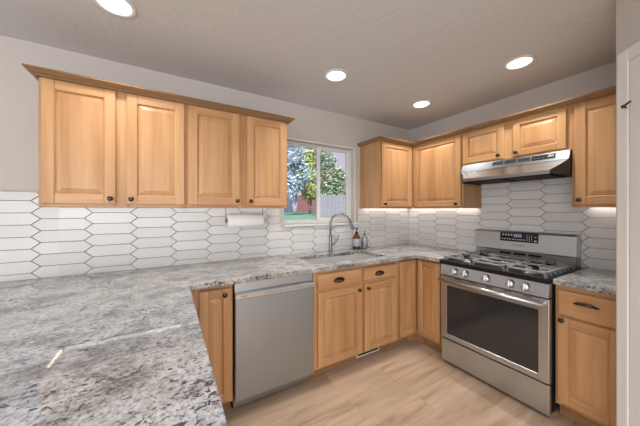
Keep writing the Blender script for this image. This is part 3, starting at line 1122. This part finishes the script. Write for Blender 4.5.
lip = mb.build('control_lip', t)
mb = MB()
for k in range(12):
    u = .20 + k * .026
    mb.box(u, u + .012, -.6556, -.6549, .789, .793, M['markgrey'])
    mb.build('printed_mark', lip); mb = MB()
mb.box(.035, .085, -.6556, -.6549, .788, .7915, M['markgrey'])
mb.build('printed_mark', lip); mb = MB()
mb.box(wd - .062, wd - .056, -.6556, -.6549, .787, .793, M['markgrey'])
mb.build('printed_mark', lip)
mb = MB(); mb.box(.004, wd - .004, -.618, -.590, .789, BT - .006, M['steel'], .002); mb.build('pocket_handle', t)

# --- range ------------------------------------------------------------------------------------------
RY0, RW = -0.927, 0.764
t = thing('range', 'stainless steel gas range with black cooktop between the granite counters', 'stove', (0, RY0, 0), RZ)
ST = M['steel']
mb = MB()
mb.box(.004, RW - .004, -.640, -.030, .035, .868, M['blackmatte'], .002)
for fx_ in (.05, RW - .05):
    for fy_ in (-.58, -.08):
        mb.lathe([(0, .0005), (.018, .0005), (.018, .036), (0, .036)], M['blackmatte'], 12, Matrix.Translation((fx_, fy_, 0)))
mb.build('oven_body', t)
mb = MB(); mb.box(.006, RW - .006, -.676, -.642, .028, .222, ST, .004, 2); mb.build('storage_drawer', t)
# door
gx0, gx1, gz0, gz1 = .060, RW - .062, .277, .698
mb = MB()
yA, yB = -.684, -.642
mb.box(.004, gx0, yA, yB, .234, .778, ST, .004, 2)
mb.box(gx1, RW - .004, yA, yB, .234, .778, ST, .004, 2)
mb.box(gx0, gx1, yA + .0003, yB, .234, gz0, ST, .003)
mb.box(gx0, gx1, yA + .0003, yB, gz1, .778, ST, .003)
od = mb.build('oven_door', t)
mb = MB(); mb.box(gx0, gx1, yA + .003, yA + .012, gz0, gz1, M['ovenglass'], .001)
wg = mb.build('oven_window', od)
mb = MB()
for k in range(4):
    mb.box(gx0 + .06, gx1 - .06, -.6705, -.6695, gz0 + .07 + k * .075, gz0 + .074 + k * .075, M['steeldark'])
mb.bm.free()
# handle
mb = MB()
hz = .750
mb.tube([(.018, -.735, hz), (RW - .018, -.735, hz)], .0135, M['steellight'], 16)
for x in (.035, RW - .035):
    mb.box(x - .012, x + .012, -.735, -.684, hz - .010, hz + .010, M['steellight'], .003)
mb.build('oven_handle', od)
for k in range(5):
    x = .14 + k * .12
    mb = MB(); mb.box(x, x + .05, -.6848, -.6838, .768, .773, M['void']); mb.build('vent_slot', od)
# control panel (front, slightly raked)
mb = MB()
mb.prism([(-.642, .787), (-.690, .787), (-.694, .790), (-.678, .876), (-.642, .876)], 'x', .004, RW - .004, ST)
cp = mb.build('control_panel', t)
tilt = math.atan2(.016, .086)
for yk in (1.063, 1.152, 1.313, 1.473, 1.563):
    lx_ = yk + RY0
    mb = MB()
    Rk = Matrix.Translation((lx_, -.6865, .832)) @ Matrix.Rotation(PI / 2 - tilt, 4, 'X')
    mb.lathe([(.030, 0), (.030, .004), (.0265, .006), (.025, .026), (.022, .030), (0, .030)], M['steellight'], 24, Rk)
    mb.box(-.0065, .0065, -.0225, .0225, .028, .042, M['steellight'], .003, 2, Rk)
    mb.build('knob', cp)
# cooktop
mb = MB()
mb.box(0.0005, RW - .0005, -.700, -.012, .8795, .905, M['black'], .004, 2)
mb.box(.0005, RW - .0005, -.7005, -.680, .8885, .914, M['black'], .003)
mb.box(.0005, .016, -.690, -.10, .900, .918, M['black'], .003)
mb.box(RW - .016, RW - .0005, -.690, -.10, .900, .918, M['black'], .003)
ck = mb.build('cooktop', t)
burn = [(.155, -.53, .040), (.155, -.235, .034), (.382, -.385, .046), (.609, -.53, .042), (.609, -.235, .030)]
for bx, by, br in burn:
    mb = MB()
    Tm = Matrix.Translation((bx, by, .9055))
    mb.lathe([(br * 1.25, 0), (br * 1.25, .004), (br, .006), (br, .016), (br * .95, .018), (0, .018)], M['steeldark'], 24, Tm)
    mb.lathe([(br * .85, .018), (br * .85, .025), (br * .75, .028), (0, .028)], M['blackmatte'], 24, Tm)
    mb.build('burner', ck)
# grates: three cast iron frames
def grate(xa, xb, centre):
    mb = MB()
    I = M['iron']
    ya, yb = -.668, -.130
    z0, z1 = .936, .950
    b = .016
    for (p, q, r, s_) in ((xa, xb, ya, ya + b), (xa, xb, yb - b, yb), (xa, xa + b, ya, yb), (xb - b, xb, ya, yb), (xa, xb, (ya + yb) / 2 - b / 2, (ya + yb) / 2 + b / 2)):
        mb.box(p, q, r, s_, z0, z1, I, .003)
    for yc_ in ((-.53, -.235) if not centre else (-.53, -.385, -.235)):
        mb.box(xa + b, xa + .085, yc_ - .008, yc_ + .008, z0, z1 + .003, I, .003)
        mb.box(xb - .085, xb - b, yc_ - .008, yc_ + .008, z0, z1 + .003, I, .003)
    xm = (xa + xb) / 2
    for (p, q) in ((ya + b, ya + .095), (-.44, (ya + yb) / 2 - .005), ((ya + yb) / 2 + .005, -.335), (yb - .095, yb - b)):
        mb.box(xm - .008, xm + .008, p, q, z0, z1 + .003, I, .003)
    for k in range(7):                                # fins along the outer sides, sloping to the cooktop
        yk = ya + .035 + k * (yb - ya - .07) / 6
        if not centre:
            xo = xa if xa < .2 else xb
            sg = 1 if xa < .2 else -1
            mb.prism([(xo, .908), (xo + sg * .012, .908), (xo + sg * .05, z1 - .002), (xo + sg * .05, z1 + .004), (xo + sg * .022, z1 + .003)], 'y', yk - .006, yk + .006, I)
        else:
            mb.box(xa + .02, xb - .02, yk - .005, yk + .005, z0 + .002, z1 + .002, I, .003) if k in (1, 5) else None
    for p in (xa + .003, xb - .015):
        for q in (ya + .003, yb - .015):
            mb.box(p, p + .012, q, q + .012, .9058, z0 + .002, I, .002)
    return mb.build('grate', ck)
grate(.022, .258, False); grate(.264, .500, True); grate(.506, .742, False)
# backguard
mb = MB(); mb.box(.004, RW - .022, -.112, -.012, .9055, .991, M['steeldark'], .003)
for k in range(3):
    mb.box(.22 + k * .11, .31 + k * .11, -.1175, -.1125, .958, .975, M['blackmatte'], .002)
mb.build('rear_vent', t)
mb = MB()
mb.prism([(-.012, .992), (-.126, .992), (-.132, .998), (-.116, 1.150), (-.106, 1.163), (-.012, 1.163)], 'x', .0, RW - .020, ST)
bg = mb.build('backguard', t)
tl = math.atan2(.016, .152)
Bm = Matrix.Translation((.012, -.1238, 1.076)) @ Matrix.Rotation(-tl, 4, 'X')     # panel frame: x along, z up, -y outwards
def onpanel(mb, a, b, c, d_, m, th=.0012):
    mb.box(a, b, -th - .0008, .0005, c, d_, m, 0, 1, Bm)
pa, pb = .214, .500
mb = MB(); onpanel(mb, pa, pb, -.002, .076, M['black'], .0015); dp = mb.build('control_display', t)
mb = MB(); onpanel(mb, pa + .105, pa + .170, .036, .068, M['display'], .0022); mb.build('clock_screen', dp)
mb = MB()
dx = pa + .112
segs = [(0, 0, .012), (1, 0, .012)]
for n_ in range(4):               # clock digits drawn as bars
    xo = pa + .113 + n_ * .014
    for (a, b, c, d_) in ((0, .008, .059, .0615), (0, .008, .0505, .053), (0, .008, .042, .0445), (0, .002, .0445, .0505), (.006, .008, .0525, .060)):
        onpanel(mb, xo + a, xo + b, c, d_, M['markwhite'], .0026)
mb.build('clock_digits', dp)
mb = MB()
for k in range(4):
    onpanel(mb, pa + .018 + k * .022, pa + .030 + k * .022, .050, .058, M['markwhite'], .0026)
    onpanel(mb, pa + .022 + k * .022, pa + .028 + k * .022, .062, .066, M['markwhite'], .0026)
for k in range(9):
    onpanel(mb, pa + .014 + k * .021, pa + .025 + k * .021, .014, .021, M['markwhite'], .0026)
for c in (0, 1, 2):
    for r in range(4):
        onpanel(mb, pa + .205 + c * .016, pa + .210 + c * .016, .012 + r * .015, .018 + r * .015, M['markwhite'], .0026)
mb.build('keypad_legend', dp)
mb = MB()
onpanel(mb, pa + .258, pa + .274, .010, .020, M['markwhite'], .0026)
mb.build('printed_mark', dp)
mb = MB()
onpanel(mb, pa + .260, pa + .272, .044, .050, M['markwhite'], .0026)
mb.build('printed_mark', dp)
def letters(text, size, mtx, m, name, parent):
    c = bpy.data.curves.new(name, 'FONT')
    c.body = text
    c.size = size
    c.extrude = 0.0004
    c.align_x = 'CENTER'
    c.resolution_u = 2
    tmp = bpy.data.objects.new(name, c)
    COL.objects.link(tmp)
    dg = bpy.context.evaluated_depsgraph_get()
    me = bpy.data.meshes.new_from_object(tmp.evaluated_get(dg))
    bpy.data.objects.remove(tmp)
    me.transform(mtx @ Matrix.Rotation(PI / 2, 4, 'X'))
    me.materials.clear(); me.materials.append(m)
    o = bpy.data.objects.new(name, me)
    COL.objects.link(o)
    o.parent = parent
    return o
letters('Whirlpool', .022, Bm @ Matrix.Translation((.356, -.0012, -.040)), M['markgrey'], 'badge', bg)

# --- range hood --------------------------------------------------------------------------------------
HY0, HW = -0.928, 0.767
t = thing('range_hood', 'stainless under-cabinet range hood above the gas range', 'range hood', (0, HY0, 1.60), RZ)
zb = 0.0
mb = MB()
# shell as a bent sheet: top, front band, raked visor, lip
def sheet(rows, m, th=.003):
    t = bmesh.new()
    V = [[t.verts.new(p) for p in r] for r in rows]
    for A, B in zip(V, V[1:]):
        for k in range(len(A) - 1):
            t.faces.new((A[k], A[k + 1], B[k + 1], B[k]))
    bmesh.ops.recalc_face_normals(t, faces=t.faces)
    bmesh.ops.solidify(t, geom=t.faces[:], thickness=th)
    return t
za, zb_, zc, zd = .1810, .116, .036, .010
LA, LB = .092, HW - .067                   # the lip is narrower than the back: mitred front corners
rows = [[(0, -.014, za), (HW, -.014, za)], [(0, -.342, za), (HW, -.342, za)], [(.001, -.368, zb_), (HW - .001, -.368, zb_)],
        [(.055, -.430, .072), (HW - .036, -.430, .072)], [(LA, -.490, zc), (LB, -.490, zc)], [(LA, -.492, zd), (LB, -.492, zd)]]
mb.add(sheet(rows, ST), M['steelhood'])
sh = mb.build('shell', t)
for sgn, x0_, xm, x1_ in ((1, 0.0, .055, LA), (-1, HW, HW - .036, LB)):
    mb = MB()
    tt = bmesh.new()
    q = [(x0_, -.014, za), (x0_, -.342, za), (x0_, -.368, zb_), (xm, -.430, .072), (x1_, -.490, zc), (x1_, -.492, zd), (x0_, -.345, zd), (x0_, -.014, zd)]
    v = [tt.verts.new(p) for p in q]
    tt.faces.new((v[0], v[1], v[6], v[7])); tt.faces.new((v[1], v[2], v[6])); tt.faces.new((v[2], v[3], v[6])); tt.faces.new((v[3], v[4], v[6])); tt.faces.new((v[4], v[5], v[6]))
    bmesh.ops.recalc_face_normals(tt, faces=tt.faces)
    mb.add(tt, M['hoodside'])
    mb.build('side_panel', t)
mb = MB(); mb.prism([(.006, -.016), (.006, -.340), (LA + .004, -.484), (LB - .004, -.484), (HW - .006, -.340), (HW - .006, -.016)], 'z', .018, .026, M['blackmatte'])
mb.box(.10, .36, -.455, -.10, .008, .0185, M['blackmatte'], .003)
mb.box(.40, HW - .09, -.455, -.10, .008, .0185, M['blackmatte'], .003)
mb.build('filter_panel', t)
# band items lie on the face from (-.342,.1915) to (-.368,.116)
ta = math.atan2(.026, .065)
Hm = Matrix.Translation((0, -.355, .1485)) @ Matrix.Rotation(-ta, 4, 'X')
def onhood(mb, a, b, c, d_, m, th=.0012):
    mb.box(a, b, -th, .0005, c, d_, m, 0, 1, Hm)
mb = MB()
for a in (.270, .362, .455):
    for k in range(5):
        onhood(mb, a, a + .082, -.010 + k * .0065, -.0065 + k * .0065, M['void'])
mb.build('vent_slots', sh)
mb = MB(); onhood(mb, .548, .690, -.014, .022, M['blackmatte'], .003); hc = mb.build('control_strip', t)
mb = MB()
for k in range(3):
    onhood(mb, .562 + k * .026, .574 + k * .026, -.004, .002, M['markgrey'], .0040)
onhood(mb, .645, .683, .000, .004, M['markwhite'], .0036)
onhood(mb, .650, .680, .008, .012, M['markwhite'], .0036)
mb.build('buttons', hc)

# ------------------------------------------------------------------ the yard behind the window
mb = MB()
mb.prism([(0.16, -0.3), (0.16, 0.25), (3.2, 1.08), (60, 1.20), (60, -0.3)], 'x', -25, 60, M['lawn'])
struct(mb.build('lawn'))

def leaves(center, rad, n, size, m, seed, squash=1.0, hollow=0.35):
    r = random.Random(seed)
    t = bmesh.new()
    for k in range(n):
        while True:
            p = Vector((r.uniform(-1, 1), r.uniform(-1, 1), r.uniform(-1, 1)))
            if hollow < p.length < 1: break
        # lumpy outline
        q = 1 + .22 * math.sin(5 * p.x + seed) * math.cos(4 * p.z + 2 * seed)
        c = Vector(center) + Vector((p.x * rad[0] * q, p.y * rad[1] * q, p.z * rad[2] * q))
        a = Vector((r.gauss(0, 1), r.gauss(0, 1), r.gauss(0, 1))).normalized()
        b = a.orthogonal().normalized()
        s_ = size * r.uniform(.6, 1.4)
        v = [t.verts.new(c + a * s_), t.verts.new(c + b * s_ * .5), t.verts.new(c - a * s_), t.verts.new(c - b * s_ * .5)]
        t.faces.new(v)
    return t

def tree(name, label, base, trunks, crowns, leaf, bark, nleaf, lsize, seed):
    t = thing(name, label, 'tree', base, 0, 'trees behind the window')
    mb = MB()
    for pts, r0 in trunks:
        n = len(pts)
        mb.tube(pts, [r0 * (1 - .6 * i / (n - 1)) for i in range(n)], bark, 8)
    mb.build('trunk', t)
    mb = MB()
    for i, (c, rad) in enumerate(crowns):
        mb.add(leaves(c, rad, int(nleaf * rad[0] * rad[2]), lsize, leaf, seed + i), leaf)
    mb.build('foliage', t)
    return t
BP = M['barkpale']; BK = M['bark']
def stem(dx0, dx1, h, bend, n=6):
    return [(dx0 + (dx1 - dx0) * k / n + bend * math.sin(PI * k / n), .05 * math.sin(3 * k), h * k / n) for k in range(n + 1)]
tree('young_tree', 'pale multi-stemmed tree with blue-green leaves at the left of the window', (3.15, 10.4, 1.13),
     [(stem(0, -.05, 3.4, .05), .045), (stem(.03, .35, 3.2, -.04), .035), (stem(-.05, -.4, 3.0, .03), .03), (stem(.05, .15, 3.6, .1), .03)],
     [((-.2, 0, 3.3), (.95, .6, 1.1)), ((.25, .1, 2.2), (.75, .5, 1.0)), ((-.35, 0, 1.5), (.6, .5, .8)), ((.1, 0, 4.3), (.7, .5, .6))], M['leafblue'], BP, 1500, .075, 11)
tree('leafy_tree', 'yellow-green tree behind the middle bar of the window', (5.60, 13.2, 1.14),
     [(stem(0, .1, 2.9, .06), .08), (stem(0, -.5, 2.4, .05), .06)],
     [((-.1, 0, 2.7), (1.2, .8, 1.2)), ((.2, 0, 1.6), (1.1, .8, .8)), ((.3, 0, 4.2), (1.0, .7, .9))], M['leafyellow'], BK, 1500, .10, 23)
tree('leafy_tree', 'deep green tree filling the right sash of the window', (3.80, 7.75, 1.12),
     [(stem(0, .05, 2.4, .04), .03), (stem(0, .4, 1.9, .05), .025)],
     [((-.10, 0, 1.70), (.80, .6, .80)), ((.35, -.1, 1.20), (.66, .5, .62)), ((-.30, 0, 2.5), (.55, .4, .72)), ((.42, -.1, 1.85), (.42, .3, .48)), ((-.2, 0, .85), (.6, .5, .42)), ((.3, 0, .85), (.6, .5, .36))], M['leafgreen'], BK, 4200, .055, 31)

def fence(name, label, a, b, m, h, zb=1.12):
    ax, ay = a; bx, by = b
    L_ = math.hypot(bx - ax, by - ay)
    t = thing(name, label, 'fence', (ax, ay, zb), math.atan2(by - ay, bx - ax), 'board fences at the end of the yard')
    mb = MB()
    n = int(L_ / .15)
    for k in range(n):
        x = k * L_ / n
        mb.box(x + .004, x + L_ / n - .004, -.012, .012, .03, h + .02 * math.sin(k * 2.3), m, .003)
    for z in (.35, h - .35):
        mb.box(0, L_, .0125, .05, z, z + .08, m)
    mb.build('board_panel', t)
    np_ = max(1, int(L_ / 2.4))
    for k in range(np_ + 1):
        x = min(L_ - .05, k * L_ / np_)
        mb = MB(); mb.box(x, x + .09, .051, .14, -.1, h + .04, m, .006); mb.build('post', t)
    return t
fence('board_fence', 'slate blue board fence at the far left of the yard', (4.4, 22.4), (7.7, 20.5), M['fenceblue'], 1.75)
fence('board_fence', 'red-brown board fence in the middle of the yard behind the yellow-green tree', (7.76, 20.46), (10.0, 19.15), M['fencered'], 1.72)
fence('board_fence', 'low grey-lilac board fence in front of the deep green tree', (2.22, 6.40), (6.6, 3.8), M['fencegrey'], .90, 1.06)
